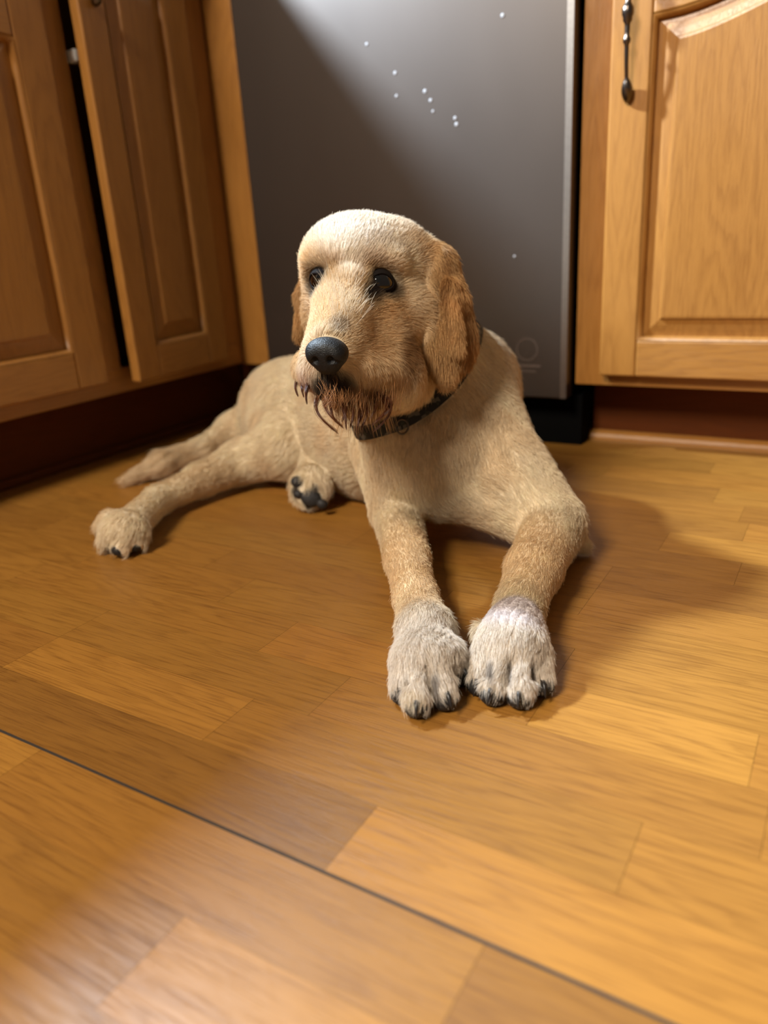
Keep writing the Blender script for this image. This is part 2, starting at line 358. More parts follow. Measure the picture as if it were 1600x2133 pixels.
#DOG#
# ------------------------------------------------------------------ dog
RX, DY, FZ = M[:, 0], M[:, 1], M[:, 2]            # picture right, down, forward as world directions
def cv(x, y, z): v = RX*x+DY*y+FZ*z; return v/np.linalg.norm(v)
class Field:
    """signed distance grid built from smoothly joined solids"""
    def __init__(s, lo, hi, h):
        s.lo = np.array(lo, float); s.h = h; s.n = np.ceil((np.array(hi)-s.lo)/h).astype(int)+1
        s.D = np.full(s.n, .05, np.float32); s.ax = [s.lo[i]+h*np.arange(s.n[i], dtype=np.float32) for i in range(3)]
    def _box(s, c0, c1):
        a = np.clip(np.floor((c0-s.lo)/s.h).astype(int), 0, s.n-1); b = np.clip(np.ceil((c1-s.lo)/s.h).astype(int)+1, 1, s.n)
        if (b <= a).any(): return None
        sl = tuple(slice(a[i], b[i]) for i in range(3))
        return sl, s.ax[0][sl[0]][:, None, None], s.ax[1][sl[1]][None, :, None], s.ax[2][sl[2]][None, None, :]
    def put(s, fn, c0, c1, k, cut=False):
        m = k+3*s.h; r = s._box(np.asarray(c0)-m, np.asarray(c1)+m)
        if r is None: return
        sl, X, Y, Z = r; d = fn(X, Y, Z).astype(np.float32); A = s.D[sl]
        if cut:
            hh = np.clip(.5-.5*(A+d)/max(k, 1e-6), 0, 1); s.D[sl] = A*(1-hh)+(-d)*hh+k*hh*(1-hh)
        else:
            hh = np.clip(.5+.5*(A-d)/max(k, 1e-6), 0, 1); s.D[sl] = A*(1-hh)+d*hh-k*hh*(1-hh)
    def sample(s, p):
        q = (np.atleast_2d(p)-s.lo)/s.h; i = np.clip(np.floor(q).astype(int), 0, s.n-2); f = np.clip(q-i, 0, 1); o = 0
        for dx in (0, 1):
            for dy in (0, 1):
                for dz in (0, 1):
                    w_ = np.where(dx, f[:, 0], 1-f[:, 0])*np.where(dy, f[:, 1], 1-f[:, 1])*np.where(dz, f[:, 2], 1-f[:, 2])
                    o = o+w_*s.D[i[:, 0]+dx, i[:, 1]+dy, i[:, 2]+dz]
        return o
    def mesh(s):
        D = s.D; sg = D < 0; n = s.n-1; cnt = np.zeros(n, np.int8)
        for dx in (0, 1):
            for dy in (0, 1):
                for dz in (0, 1): cnt += sg[dx:dx+n[0], dy:dy+n[1], dz:dz+n[2]]
        act = (cnt > 0) & (cnt < 8); ijk = np.argwhere(act); idx = np.full(n, -1, np.int64); idx[act] = np.arange(len(ijk))
        acc = np.zeros((len(ijk), 3)); num = np.zeros(len(ijk))
        cor = [(a, b, c) for a in (0, 1) for b in (0, 1) for c in (0, 1)]; val = {c: D[ijk[:, 0]+c[0], ijk[:, 1]+c[1], ijk[:, 2]+c[2]] for c in cor}
        for c in cor:
            for ax in range(3):
                if c[ax] == 0:
                    e = list(c); e[ax] = 1; e = tuple(e); va, vb = val[c], val[e]; m = (va < 0) != (vb < 0)
                    t = np.where(m, va/(va-vb+1e-12), 0); p = np.tile(np.array(c, float), (len(ijk), 1)); p[:, ax] = t
                    acc[m] += p[m]; num[m] += 1
        V = s.lo+s.h*(ijk+acc/num[:, None]); F = []
        for ax in range(3):
            b, c = (ax+1) % 3, (ax+2) % 3
            lo_ = [slice(None)]*3; hi_ = [slice(None)]*3; lo_[ax] = slice(0, -1); hi_[ax] = slice(1, None)
            e = sg[tuple(lo_)] != sg[tuple(hi_)]; q = np.argwhere(e); q = q[(q[:, b] > 0) & (q[:, c] > 0) & (q[:, b] < n[b]) & (q[:, c] < n[c])]
            inside = sg[q[:, 0], q[:, 1], q[:, 2]]
            def cell(db, dc): r = q.copy(); r[:, b] += db; r[:, c] += dc; return idx[r[:, 0], r[:, 1], r[:, 2]]
            a0, a1, a2, a3 = cell(-1, -1), cell(0, -1), cell(0, 0), cell(-1, 0)
            f = np.stack([a0, a1, a2, a3], 1); f[~inside] = f[~inside][:, ::-1]; F.append(f)
        return V, np.concatenate(F)
def seg(a, b, ra, rb):
    a = np.asarray(a, float); b = np.asarray(b, float); ab = b-a; L2 = ab.dot(ab)+1e-12
    def fn(X, Y, Z):
        px, py, pz = X-a[0], Y-a[1], Z-a[2]; t = np.clip((px*ab[0]+py*ab[1]+pz*ab[2])/L2, 0, 1)
        return np.sqrt((px-t*ab[0])**2+(py-t*ab[1])**2+(pz-t*ab[2])**2)-(ra+t*(rb-ra))
    r = max(ra, rb); return fn, np.minimum(a, b)-r, np.maximum(a, b)+r
def ell(c, A, r):
    c = np.asarray(c, float); A = np.asarray(A, float); r = np.asarray(r, float)
    def fn(X, Y, Z):
        x, y, z = X-c[0], Y-c[1], Z-c[2]; u = [(x*A[i][0]+y*A[i][1]+z*A[i][2]) for i in range(3)]
        k0 = np.sqrt(sum((u[i]/r[i])**2 for i in range(3))); k1 = np.sqrt(sum((u[i]/r[i]**2)**2 for i in range(3)))+1e-9
        return k0*(k0-1)/k1
    e = np.sqrt(((A*r[:, None])**2).sum(0)); return fn, c-e, c+e
IDV = [RX, DY, FZ]
prims = []    # (solid, k, flow, cut)
def C_(a, b, ra, rb, k=.02, flow=None, cut=False):
    f = np.asarray(b)-np.asarray(a) if flow is None else flow
    prims.append((seg(a, b, ra, rb), k, f/(np.linalg.norm(f)+1e-9), cut, (np.asarray(a), np.asarray(b), ra, rb)))
def E_(c, r, k=.02, A=None, flow=None, cut=False):
    r = np.broadcast_to(r, (3,)); c = np.asarray(c, float); f = DY if flow is None else flow
    prims.append((ell(c, IDV if A is None else A, r), k, f/(np.linalg.norm(f)+1e-9), cut, (c, c+1e-4, float(np.mean(r)), float(np.mean(r)))))
HF = cv(-.30, .38, -.87); HR = cv(.945, .02, -.33); HR = HR-HF*HR.dot(HF); HR /= np.linalg.norm(HR); HU = np.cross(HF, HR); HU = HU if HU.dot(DY) < 0 else -HU
HA = [HR, HU, HF]
NOSE = P(682, 738, .690)
back = lambda a: -HF*.8+HU*.3+DY*a
# trunk
C_(P(915, 900, .96), P(790, 892, 1.10), .080, .098, .03)
C_(P(790, 892, 1.10), P(660, 862, 1.24), .098, .084, .03)
E_(P(612, 856, 1.27), (.088, .084, .088), .03, flow=cv(-1, .5, 0))
C_(P(982, 806, 1.0), P(800, 835, 1.14), .047, .085, .03)
E_(P(900, 945, .915), (.066, .066, .06), .03, flow=DY)
C_(P(800, 860, .875), P(868, 960, .905), .036, .055, .03, flow=DY)
# neck
C_(P(835, 690, .905), P(925, 855, .94), .060, .068, .03, flow=cv(.5, 1, 0))
C_(P(893, 668, .94), P(984, 795, .99), .040, .047, .03, flow=cv(.6, 1, .2))
# right shoulder, upper arm, elbow
C_(P(985, 790, .98), P(1000, 900, .93), .048, .052, .03, flow=DY)
C_(P(1000, 900, .93), P(1142, 1075, .862), .052, .034, .014)
C_(P(930, 1010, .90), P(1090, 1078, .87), .036, .026, .03)
C_(G(1150, 1095, .036), G(1208, 1134, .014), .030, .010, .012)
C_(G(1152, 1098, .038), G(1112, 1186, .032), .033, .0265, .012)
C_(G(1112, 1186, .032), G(1084, 1262, .028), .0265, .0205, .010)
C_(G(1084, 1262, .028), G(1068, 1325, .028), .0205, .0225, .010)
C_(G(1070, 1318, .028), G(1062, 1362, .023), .0215, .0200, .016)
E_(G(1064, 1352, .024), (.0265, .017, .024), .016, flow=G(1060, 1430, .01)-G(1068, 1325, .02))
# left foreleg
C_(P(800, 935, .965), G(824, 1055, .048), .040, .029, .010)
C_(G(826, 1062, .042), G(848, 1165, .030), .0275, .0225, .012)
C_(G(848, 1165, .030), G(866, 1245, .027), .0225, .0195, .010)
C_(G(866, 1245, .027), G(884, 1310, .027), .0195, .0215, .010)
C_(G(885, 1315, .027), G(888, 1378, .023), .0205, .0205, .016)
E_(G(889, 1366, .024), (.0265, .017, .024), .016, flow=G(885, 1450, .01)-G(884, 1310, .02))
TOES = [  # knuckle px,py,z,r  tip px,py,z,r
    (1016, 1362, .021, .0120, 1001, 1412, .0115, .0092), (1043, 1374, .024, .0130, 1029, 1430, .0125, .0100),
    (1090, 1374, .024, .0130, 1084, 1436, .0125, .0100), (1116, 1360, .021, .0120, 1127, 1414, .0115, .0092),
    (847, 1380, .021, .0125, 840, 1428, .0125, .0095), (868, 1392, .024, .0130, 868, 1454, .0125, .0102),
    (906, 1392, .024, .0130, 922, 1438, .0135, .0100), (934, 1358, .022, .0125, 951, 1390, .0135, .0098)]
for t in TOES: C_(G(*t[:3]), G(*t[4:7]), t[3], t[7], .0035)
for i, j_ in ((0, 1), (1, 2), (2, 3), (4, 5), (5, 6), (6, 7)):
    a_, b_ = TOES[i], TOES[j_]; ka = (G(*a_[:3])+G(*b_[:3]))/2; ta = (G(*a_[4:7])+G(*b_[4:7]))/2; zz = np.array([0, 0, 1.])
    C_(ka+zz*.0115+(ka-ta)*.05, ta+zz*.009+(ta-ka)*.1, .0016, .0042, .003, cut=True)
C_(G(918, 1292, .030), G(934, 1310, .026), .008, .0058, .005)      # dewclaw
C_(G(1003, 1312, .020), G(996, 1326, .016), .007, .005, .005)
# near hind leg
C_(P(612, 880, 1.23), P(604, 928, 1.15), .078, .048, .010, flow=cv(-.6, 1, 0))
C_(P(604, 928, 1.15), G(505, 962, .040), .046, .031, .012)
C_(G(505, 962, .040), G(420, 1000, .031), .031, .0225, .012)
C_(G(420, 1000, .031), G(328, 1042, .027), .0225, .0185, .012)
C_(G(328, 1042, .027), G(282, 1085, .027), .0185, .021, .012)
E_(G(262, 1104, .027), (.027, .024, .028), .010, flow=cv(-.7, 1, -.3))
for t in [(228, 1082, .028, .0125, 214, 1098, .018, .0105), (234, 1106, .024, .0135, 224, 1128, .014, .0115), (262, 1120, .022, .0135, 254, 1140, .013, .0115), (288, 1112, .020, .0125, 285, 1132, .013, .0105)]:
    C_(G(*t[:3]), G(*t[4:7]), t[3], t[7], .005)
# tail
C_(P(560, 870, 1.33), G(490, 898, .045), .05, .030, .03)
C_(G(490, 898, .045), G(425, 938, .030), .030, .0195, .015)
C_(G(425, 938, .030), G(340, 966, .024), .0195, .017, .012)
C_(G(340, 966, .024), G(266, 1000, .010), .017, .0065, .012)
# far hind leg tucked beneath, sole to the viewer
C_(P(672, 935, 1.17), G(650, 996, .038), .030, .019, .010)
C_(G(650, 996, .038), G(646, 1008, .034), .019, .022, .010)
SOLE = G(647, 1014, .034)
E_(SOLE, (.0265, .030, .016), .010, A=[cv(.8, .45, .2), cv(-.45, .85, -.1), FZ], flow=cv(.3, 1, -.3))
NB = len(prims)
# head
E_(P(752, 558, .835), (.0600, .0560, .068), .02, A=HA, flow=back(0))
E_(P(795, 575, .875), (.056, .054, .05), .02, A=HA, flow=back(.3))
E_(P(836, 660, .825), (.036, .044, .036), .02, flow=back(.6))
E_(P(695, 655, .84), (.034, .036, .03), .02, flow=back(.6))
C_(P(726, 640, .795), P(690, 728, .722), .036, .0245, .018, flow=-HF)
C_(P(705, 735, .74), P(755, 760, .765), .026, .030, .014, flow=back(.6))
C_(P(742, 768, .742), P(818, 785, .79), .022, .030, .012, flow=cv(.3, 1, .2))
C_(P(668, 768, .728), P(655, 765, .76), .0185, .020, .012, flow=cv(-.2, 1, .2))
C_(P(692, 800, .722), P(740, 815, .76), .013, .024, .012, flow=DY)
C_(P(745, 812, .765), P(838, 786, .855), .022, .034, .010, flow=cv(.3, 1, .3))
C_(P(772, 640, .805), P(792, 745, .795), .034, .036, .02, flow=back(.6))
E_(P(702, 540, .828), (.032, .032, .04), .02, A=HA, flow=back(0))
E_(P(832, 540, .835), (.034, .036, .04), .02, A=HA, flow=back(.2))
E_(P(808, 543, .790), (.017, .011, .012), .012, A=HA, flow=back(0))
E_(P(662, 542, .800), (.014, .010, .012), .012, A=HA, flow=back(0))
E_(P(735, 600, .775), (.012, .016, .010), .014, A=HA, flow=back(-.5))
NE = len(prims)
# ears
EW, EL = cv(.86, .0, .50), cv(.03, 1, -.03); EN = np.cross(EW, EL)
C_(P(890, 528, .840), P(918, 550, .830), .014, .014, .012, flow=cv(.3, 1, 0))
E2 = cv(.28, 1, .10); EW2 = EW-E2*EW.dot(E2); EW2 /= np.linalg.norm(EW2); EN2 = np.cross(EW2, E2)
E_(P(918, 600, .828), (.0200, .046, .0095), .012, A=[EW2, E2, EN2], flow=EL)
E_(P(940, 680, .824), (.0300, .048, .0095), .012, A=[EW2, E2, EN2], flow=EL)
E_(P(925, 724, .815), (.0235, .030, .008), .012, A=[EW, EL, EN], flow=EL)
C_(P(922, 752, .816), P(928, 775, .812), .012, .007, .010, flow=EL)
C_(P(918, 545, .832), P(948, 625, .828), .012, .011, .012, flow=EL)
C_(P(935, 590, .812), P(958, 730, .808), .005, .004, .008, flow=EL)
C_(P(912, 590, .812), P(905, 770, .796), .0028, .0025, .006, flow=EL, cut=True)
C_(P(655, 560, .87), P(640, 620, .870), .012, .011, .010, flow=EL)
C_(P(640, 620, .870), P(624, 700, .865), .011, .0060, .010, flow=EL)

BODY = Field((-1.16, .40, -.006), (-.10, 1.20, .43), .003)
def apply(F_, ps):
    for (fn, c0, c1), k, fl_, cut, _ in ps: F_.put(fn, c0, c1, k, cut)
apply(BODY, prims[:NE])
def hit(px, py, d0=.5, d1=1.4, F_=None):
    ds = np.arange(d0, d1, .001); pts = np.array([P(px, py, d) for d in ds]); v = (F_ or BODY).sample(pts)
    i = np.argmax(v < 0); return ds[i] if v[i] < 0 else None
EYES = []
def grad(p, F_=None):
    F_ = F_ or BODY; p = np.atleast_2d(p); e = .003; g = np.stack([F_.sample(p+np.eye(3)[i]*e)-F_.sample(p-np.eye(3)[i]*e) for i in range(3)], 1); return g/(np.linalg.norm(g, axis=1)[:, None]+1e-9)
for px, py, r in ((801, 583, .0148), (658, 582, .0140)):
    d = hit(px, py); s0 = P(px, py, d); nn = grad(s0)[0]; c = s0-nn*.0094; EYES.append((c, r, d, nn))
# collar loop follows the neck surface (found before the ears are added)
NECK = Field((-.62, .62, .02), (-.22, 1.05, .42), .004); apply(NECK, prims[:NB])
def toward_surface(p, F_):
    for _ in range(25): p = p-grad(p, F_)[0]*F_.sample(p)[0]*.8
    return p
loop_ = [P(x, y, hit(x, y, F_=NECK)) for x, y in ((986, 712), (977, 732), (966, 757), (952, 785), (932, 812), (908, 836), (882, 856), (856, 872), (830, 884), (802, 890))]
loop_ += [toward_surface(P(*q), NECK) for q in ((770, 880, .89), (752, 845, .93), (765, 790, .97), (800, 745, 1.0), (850, 710, 1.01), (905, 695, 1.0), (955, 695, .97))]
L0 = np.array(loop_+[loop_[0]]); sd_ = np.r_[0, np.cumsum(np.linalg.norm(np.diff(L0, axis=0), axis=1))]
RING = np.stack([np.interp(np.linspace(0, sd_[-1], 97)[:-1], sd_, L0[:, i]) for i in range(3)], 1)
for _ in range(8): RING = (np.roll(RING, 1, 0)+2*RING+np.roll(RING, -1, 0))/4
RN = grad(RING, NECK)
for _ in range(6): RN = (np.roll(RN, 1, 0)+2*RN+np.roll(RN, -1, 0))/4
RN /= np.linalg.norm(RN, axis=1)[:, None]
RING = RING-RN*NECK.sample(RING)[:, None]*.9+RN*.0035
NOEAR = Field(BODY.lo, BODY.lo+.01, .003); NOEAR.n = BODY.n; NOEAR.D = BODY.D.copy()
apply(BODY, prims[NE:])
for c, r, d, nn in EYES: BODY.put(*ell(c, IDV, np.array([r, r, r])*1.05), .003, True)
# keep the belly and limbs resting on the floor plane
BODY.D = np.maximum(BODY.D, (.0008-BODY.ax[2])[None, None, :].astype(np.float32))
BV, BF = BODY.mesh()
print('body verts', len(BV))

camp = np.array([0, 0, H])
def sm(x, a, b): t = np.clip((x-a)/(b-a), 0, 1); return t*t*(3-2*t)
def reg(p, c, r, soft=.5, A=None):
    A = IDV if A is None else A; r = np.broadcast_to(r, (3,)); q = np.sqrt(sum((((p-c)@A[i])/r[i])**2 for i in range(3))); return 1-sm(q, 1-soft, 1+soft*.6)
CREAM = np.array([.90, .82, .64]); WHITE = np.array([.90, .86, .80]); TAN = np.array([.68, .53, .33]); EAR = np.array([.52, .325, .14])
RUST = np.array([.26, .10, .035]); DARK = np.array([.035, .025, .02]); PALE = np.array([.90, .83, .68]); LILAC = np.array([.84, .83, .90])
MARK_SPEC = [  # face markings: place, half width, half height, strength, colour
    (773, 614, .010, .016, 1.0, (.03, .022, .02)), (786, 556, .022, .008, .8, (.38, .23, .10)), (684, 556, .016, .007, .7, (.38, .23, .10)), (692, 792, .019, .011, 1.0, (.02, .015, .013)), (745, 575, .010, .022, .45, (.56, .38, .19)), (700, 570, .010, .020, .4, (.56, .38, .19)),
    (842, 530, .026, .022, .7, (.93, .87, .75)), (856, 600, .014, .034, .7, (.90, .81, .64)), (782, 716, .014, .016, .6, (.52, .31, .13)), (852, 738, .014, .026, .9, (.28, .15, .06)),
    (790, 650, .018, .014, .4, (.60, .40, .20)), (835, 680, .016, .014, .35, (.84, .70, .50)), (735, 640, .014, .022, .6, (.88, .78, .60)), (735, 700, .010, .020, .45, (.90, .80, .62)),
    (705, 680, .010, .012, .6, (.34, .29, .25)), (745, 775, .022, .010, .5, (.86, .74, .55)), (838, 822, .026, .020, .9, (.93, .86, .70)), (830, 790, .016, .010, .55, (.48, .28, .12)),
    (650, 560, .006, .010, .5, (.40, .26, .14)), (650, 620, .008, .016, .5, (.88, .76, .60)), (665, 700, .008, .014, .4, (.88, .78, .64)), (640, 760, .012, .016, .7, (.90, .82, .74)), (740, 495, .050, .026, .9, (.94, .91, .86)), (732, 545, .013, .026, .8, (.92, .87, .78))]
def vnoise(p, s, seed=0):
    q = p*s+seed*17.3; i = np.floor(q).astype(np.int64); f = q-i; f = f*f*(3-2*f); o = 0
    for dx in (0, 1):
        for dy in (0, 1):
            for dz in (0, 1):
                hsh = ((i[:, 0]+dx)*73856093 ^ (i[:, 1]+dy)*19349663 ^ (i[:, 2]+dz)*83492791) & 0xffffff
                v = (hsh*1103515245+12345 & 0x7fffffff)/0x7fffffff
                w_ = np.where(dx, f[:, 0], 1-f[:, 0])*np.where(dy, f[:, 1], 1-f[:, 1])*np.where(dz, f[:, 2], 1-f[:, 2]); o = o+w_*v
    return o
def HP(x, y): return P(x, y, (hit(x, y) or .8)+.002)
MARKS = None
def coat(p):
    global MARKS
    if MARKS is None: MARKS = [(HP(x, y), rx_, ry_, am, co) for x, y, rx_, ry_, am, co in MARK_SPEC]
    c = np.tile(CREAM, (len(p), 1))
    def mix(m, col): nonlocal c; c = c*(1-m[:, None])+np.asarray(col)*m[:, None]
    mix(reg(p, P(720, 960, 1.1), (.08, .13, .12))*.8, PALE)                      # belly
    mix(reg(p, P(620, 850, 1.22), (.12, .10, .12))*.5, PALE)
    mix(reg(p, P(925, 900, .90), (.05, .08, .09))*.35, TAN)                      # chest
    mix(sm(vnoise(p*np.array([1.3, 1, .7]), 26, 4), .50, .80)*.42, TAN*1.05)
    mix(sm(vnoise(p*np.array([1.3, 1, .7]), 34, 8), .55, .85)*.35, (.93, .88, .74))
    mix(reg(p, P(1055, 800, 1.0), (.03, .09, .08))*.55, TAN)                     # nape
    mix(reg(p, P(1100, 1190, .77), (.06, .075, .09))*.6, TAN*1.32)              # forearms
    mix(reg(p, P(855, 1190, .77), (.045, .075, .11))*.6, TAN*1.32)
    mix(reg(p, P(360, 975, 1.25), (.14, .05, .06))*.45, TAN)                     # tail
    for q in (G(888, 1375, .02), G(1064, 1370, .02)): mix(reg(p, q, (.050, .058, .055), .3), WHITE)
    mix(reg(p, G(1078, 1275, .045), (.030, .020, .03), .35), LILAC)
    mix(reg(p, G(262, 1100, .03), .05)*.6, PALE)
    for t in TOES:                                                                # dark toe ends
        mix(reg(p, G(t[4], t[5]+12, .004), .0105, .35)*.9, DARK*2)
        mix(reg(p, G((t[0]+t[4])/2+(16 if t[4] > t[0] else -16)*0, (t[1]+t[5])/2+8, .030), .003, .4)*.3, TAN)
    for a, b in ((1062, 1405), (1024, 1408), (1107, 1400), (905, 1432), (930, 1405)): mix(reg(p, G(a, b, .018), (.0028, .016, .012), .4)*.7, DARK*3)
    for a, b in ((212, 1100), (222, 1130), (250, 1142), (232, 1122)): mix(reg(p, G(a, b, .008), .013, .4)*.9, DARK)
    for a, b, r_ in ((646, 1034, .012), (620, 1004, .008), (668, 1048, .008), (640, 1052, .009), (612, 1022, .008), (655, 1015, .006)): mix(reg(p, P(a, b, depth(SOLE)-.018), (r_, r_, .02), .4), DARK)
    h_ = reg(p, P(750, 640, .80), (.105, .125, .11), .15)                        # whole head
    mix(h_*.9, np.array([.80, .63, .40]))
    mix(reg(p, P(745, 480, .82), (.072, .036, .08), .5)*.95, (.86, .80, .70))    # pale crown
    mix(reg(p, P(722, 540, .79), (.014, .030, .04), .6)*.6, (.84, .76, .62))
    mix(reg(p, P(838, 560, .80), (.022, .03, .05), .6)*.5, (.82, .70, .48))
    mix(reg(p, P(812, 690, .79), (.030, .040, .05), .6)*.55, (.62, .39, .17))    # cheek
    mix(reg(p, P(842, 770, .80), (.018, .030, .05), .6)*.5, (.45, .25, .10))
    mix(reg(p, P(800, 800, .78), (.045, .022, .06), .5)*.6, (.78, .62, .40))
    mix(reg(p, P(765, 545, .78), (.018, .010, .03), .6)*.45, (.42, .26, .12))
    mix(reg(p, P(690, 548, .78), (.016, .010, .03), .6)*.45, (.42, .26, .12))
    for q_, rx_, ry_, am, co in MARKS: mix(reg(p, q_, (rx_, ry_, .034), .6)*am, co)
    for (e, r, d, nn) in EYES:
        mix(reg(p, e+DY*.003, (.0225, .0205, .022), .35)*.95, DARK*1.2)
    mix(reg(p, EYES[0][0]+cv(-.75, .95, -.2)*.021, (.007, .012, .014), .6)*.85, DARK*1.5)
    mix(reg(p, P(705, 690, .735), (.012, .012, .02), .6)*.55, (.30, .24, .20))   # grey above nose
    mix(reg(p, P(690, 800, .715), (.024, .013, .025), .5)*.95, DARK*1.5)         # lips under nose
    mix(reg(p, P(635, 800, .735), (.012, .016, .03), .6)*.7, (.50, .30, .22))
    mix(reg(p, P(740, 825, .75), (.050, .010, .03), .6)*.7, RUST*1.4)
    ear = sm(NOEAR.sample(p), .0015, .0075)*reg(p, P(800, 660, .83), (.15, .12, .14), .1)
    mix(ear*.95, EAR*(.85+.5*vnoise(p, 60, 3))[:, None])
    mix(ear*reg(p, P(888, 640, .80), (.010, .06, .03), .5)*.7, (.62, .42, .20)); mix(ear*reg(p, P(915, 760, .81), (.03, .024, .03), .5)*.5, (.52, .33, .15)); mix(ear*reg(p, P(925, 590, .82), (.006, .05, .03), .5)*.7, (.33, .16, .05)); mix(ear*reg(p, P(975, 700, .82), (.008, .04, .03), .5)*.6, (.36, .17, .05))
    mix(reg(p, P(900, 535, .82), (.012, .012, .02), .6)*.6, (.66, .46, .24))
    return c
furbody = None
def attr_mat(name, mul, rough, attr='coat', hair=False):
    m, nt, b = newmat(name); at = N(nt, 'ShaderNodeAttribute', attribute_name=attr)
    mx = N(nt, 'ShaderNodeMix', data_type='RGBA', blend_type='MULTIPLY'); mx.inputs[0].default_value = 1; mx.inputs[7].default_value = (mul, mul*.93, mul*.86, 1)
    nt.links.new(at.outputs['Color'], mx.inputs[6]); nt.links.new(mx.outputs[2], b.inputs['Base Color']); b.inputs['Roughness'].default_value = rough
    b.inputs['Specular IOR Level'].default_value = .25
    return m
skinm = attr_mat('dog_skin', .85, .8)
furm = attr_mat('dog_fur', 1.0, .55)
def see_through(m, f):
    nt = m.node_tree; b = nt.nodes['Principled BSDF']; o_ = nt.nodes['Material Output']; tr = N(nt, 'ShaderNodeBsdfTranslucent'); mx = N(nt, 'ShaderNodeMixShader'); mx.inputs[0].default_value = f
    nt.links.new(b.inputs['Base Color'].links[0].from_socket, tr.inputs['Color']); nt.links.new(b.outputs[0], mx.inputs[1]); nt.links.new(tr.outputs[0], mx.inputs[2]); nt.links.new(mx.outputs[0], o_.inputs['Surface'])
see_through(furm, .28)
dog = thing('dog', 'cream and tan dog with a wet beard lying on the oak floor', 'dog', (BV[:, 0].mean(), BV[:, 1].mean(), 0))
for _ in range(1):   # light smoothing
    pass
body = obj('body', BV, BF, skinm, dog, smooth=True)
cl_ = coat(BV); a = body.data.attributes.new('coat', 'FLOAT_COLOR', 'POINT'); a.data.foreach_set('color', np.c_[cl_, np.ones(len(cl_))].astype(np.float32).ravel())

# ---- fur
def hair_object(name, pts, rad, col, mat, parent, label=None):
    n, m, _ = pts.shape; hc = bpy.data.hair_curves.new(name); hc.add_curves([m]*n)
    org = np.array(WO[parent.name]); hc.attributes['position'].data.foreach_set('vector', (pts-org).astype(np.float32).ravel())
    ra = hc.attributes.get('radius') or hc.attributes.new('radius', 'FLOAT', 'POINT'); ra.data.foreach_set('value', rad.astype(np.float32).ravel())
    ca_ = hc.attributes.new('coat', 'FLOAT_COLOR', 'CURVE'); ca_.data.foreach_set('color', np.c_[col, np.ones(len(col))].astype(np.float32).ravel())
    hc.materials.append(mat); o = bpy.data.objects.new(name, hc); link(o, parent, org)
    if label: o['label'] = label
    return o
def flow_at(p):
    acc = np.zeros_like(p)
    for (_, k, fl_, cut, (a, b, ra, rb)) in prims:
        if cut: continue
        ab = b-a; t = np.clip((p-a)@ab/(ab@ab+1e-12), 0, 1); d = np.linalg.norm(p-a-t[:, None]*ab, axis=1)-(ra+t*(rb-ra))
        acc += fl_[None, :]/(np.maximum(d, 0)+.006)[:, None]**2.5
    return acc/(np.linalg.norm(acc, axis=1)[:, None]+1e-12)
tri = np.concatenate([BF[:, [0, 1, 2]], BF[:, [0, 2, 3]]])
A0, A1, A2 = BV[tri[:, 0]], BV[tri[:, 1]], BV[tri[:, 2]]
ar = np.linalg.norm(np.cross(A1-A0, A2-A0), axis=1)/2; cen = (A0+A1+A2)/3
fn_ = np.cross(A1-A0, A2-A0); fn_ /= np.linalg.norm(fn_, axis=1)[:, None]+1e-12
facing = ((camp-cen)*fn_).sum(1)/np.linalg.norm(camp-cen, axis=1)
dist = np.linalg.norm(cen-camp, axis=1)
headw = reg(cen, P(760, 640, .80), (.14, .14, .14), .2)
pawr = np.maximum(reg(cen, G(888, 1360, .02), .07), reg(cen, G(1064, 1350, .02), .07))
wt_ = ar*np.where(facing > -.25, 1.0, .25)*(.8/dist)**2*(1+1.6*headw+1.0*pawr)
wt_ *= cen[:, 2] > .004
NS = 330000
pick = rng.choice(len(tri), NS, p=wt_/wt_.sum()); u = rng.random((NS, 2)); su = np.sqrt(u[:, 0:1])
root = A0[pick]*(1-su)+A1[pick]*su*(1-u[:, 1:2])+A2[pick]*su*u[:, 1:2]
nrm = grad(root); fl = flow_at(root); fl = fl-nrm*(fl*nrm).sum(1)[:, None]; fl /= np.linalg.norm(fl, axis=1)[:, None]+1e-9
# swirl so locks wander
wv = np.stack([vnoise(root, 38, i)-.5 for i in range(3)], 1)+.6*np.stack([vnoise(root, 110, i+5)-.5 for i in range(3)], 1)
wa = .45+.6*reg(root, P(715, 660, .76), (.05, .06, .06), .4)+.3*reg(root, P(980, 900, .93), (.10, .12, .12), .4); fl = fl+wv*wa[:, None]; fl = fl-nrm*(fl*nrm).sum(1)[:, None]; fl /= np.linalg.norm(fl, axis=1)[:, None]+1e-9
Ln = np.full(NS, .0115)
def setlen(m, v): 
    global Ln
    Ln = Ln*(1-m)+v*m
setlen(reg(root, P(760, 640, .80), (.12, .14, .13), .2), .0080)
setlen(reg(root, P(700, 690, .74), (.05, .05, .06), .4), .0060)
setlen(reg(root, P(850, 830, .82), (.04, .03, .05), .5), .0150)
setlen(reg(root, P(944, 670, .82), (.045, .09, .04), .3), .0110)
setlen(reg(root, P(926, 810, .81), (.035, .035, .04), .3), .018)
for q in (P(855, 1190, .77), P(1100, 1180, .77)): setlen(reg(root, q, (.06, .09, .10), .4), .0075)
setlen(pawr[pick], .0085)
setlen(reg(root, G(1078, 1275, .045), (.030, .020, .03), .35), .0035)
setlen(reg(root, P(360, 975, 1.25), (.16, .06, .10), .3), .018)
setlen(reg(root, P(330, 1050, 1.05), (.12, .06, .10), .3), .0075)
for e, r, d, nn in EYES: setlen(reg(root, e, .020, .3), .0030)
Ln *= rng.uniform(.65, 1.15, NS)
lift = .42+.25*(vnoise(root, 60, 9)-.5)
keep = np.ones(NS, bool)
for e, r, d, nn in EYES: keep &= np.linalg.norm(root-e, axis=1) > r*1.16
keep &= ~(reg(root, NOSE, (.024, .021, .02), .1) > .3)
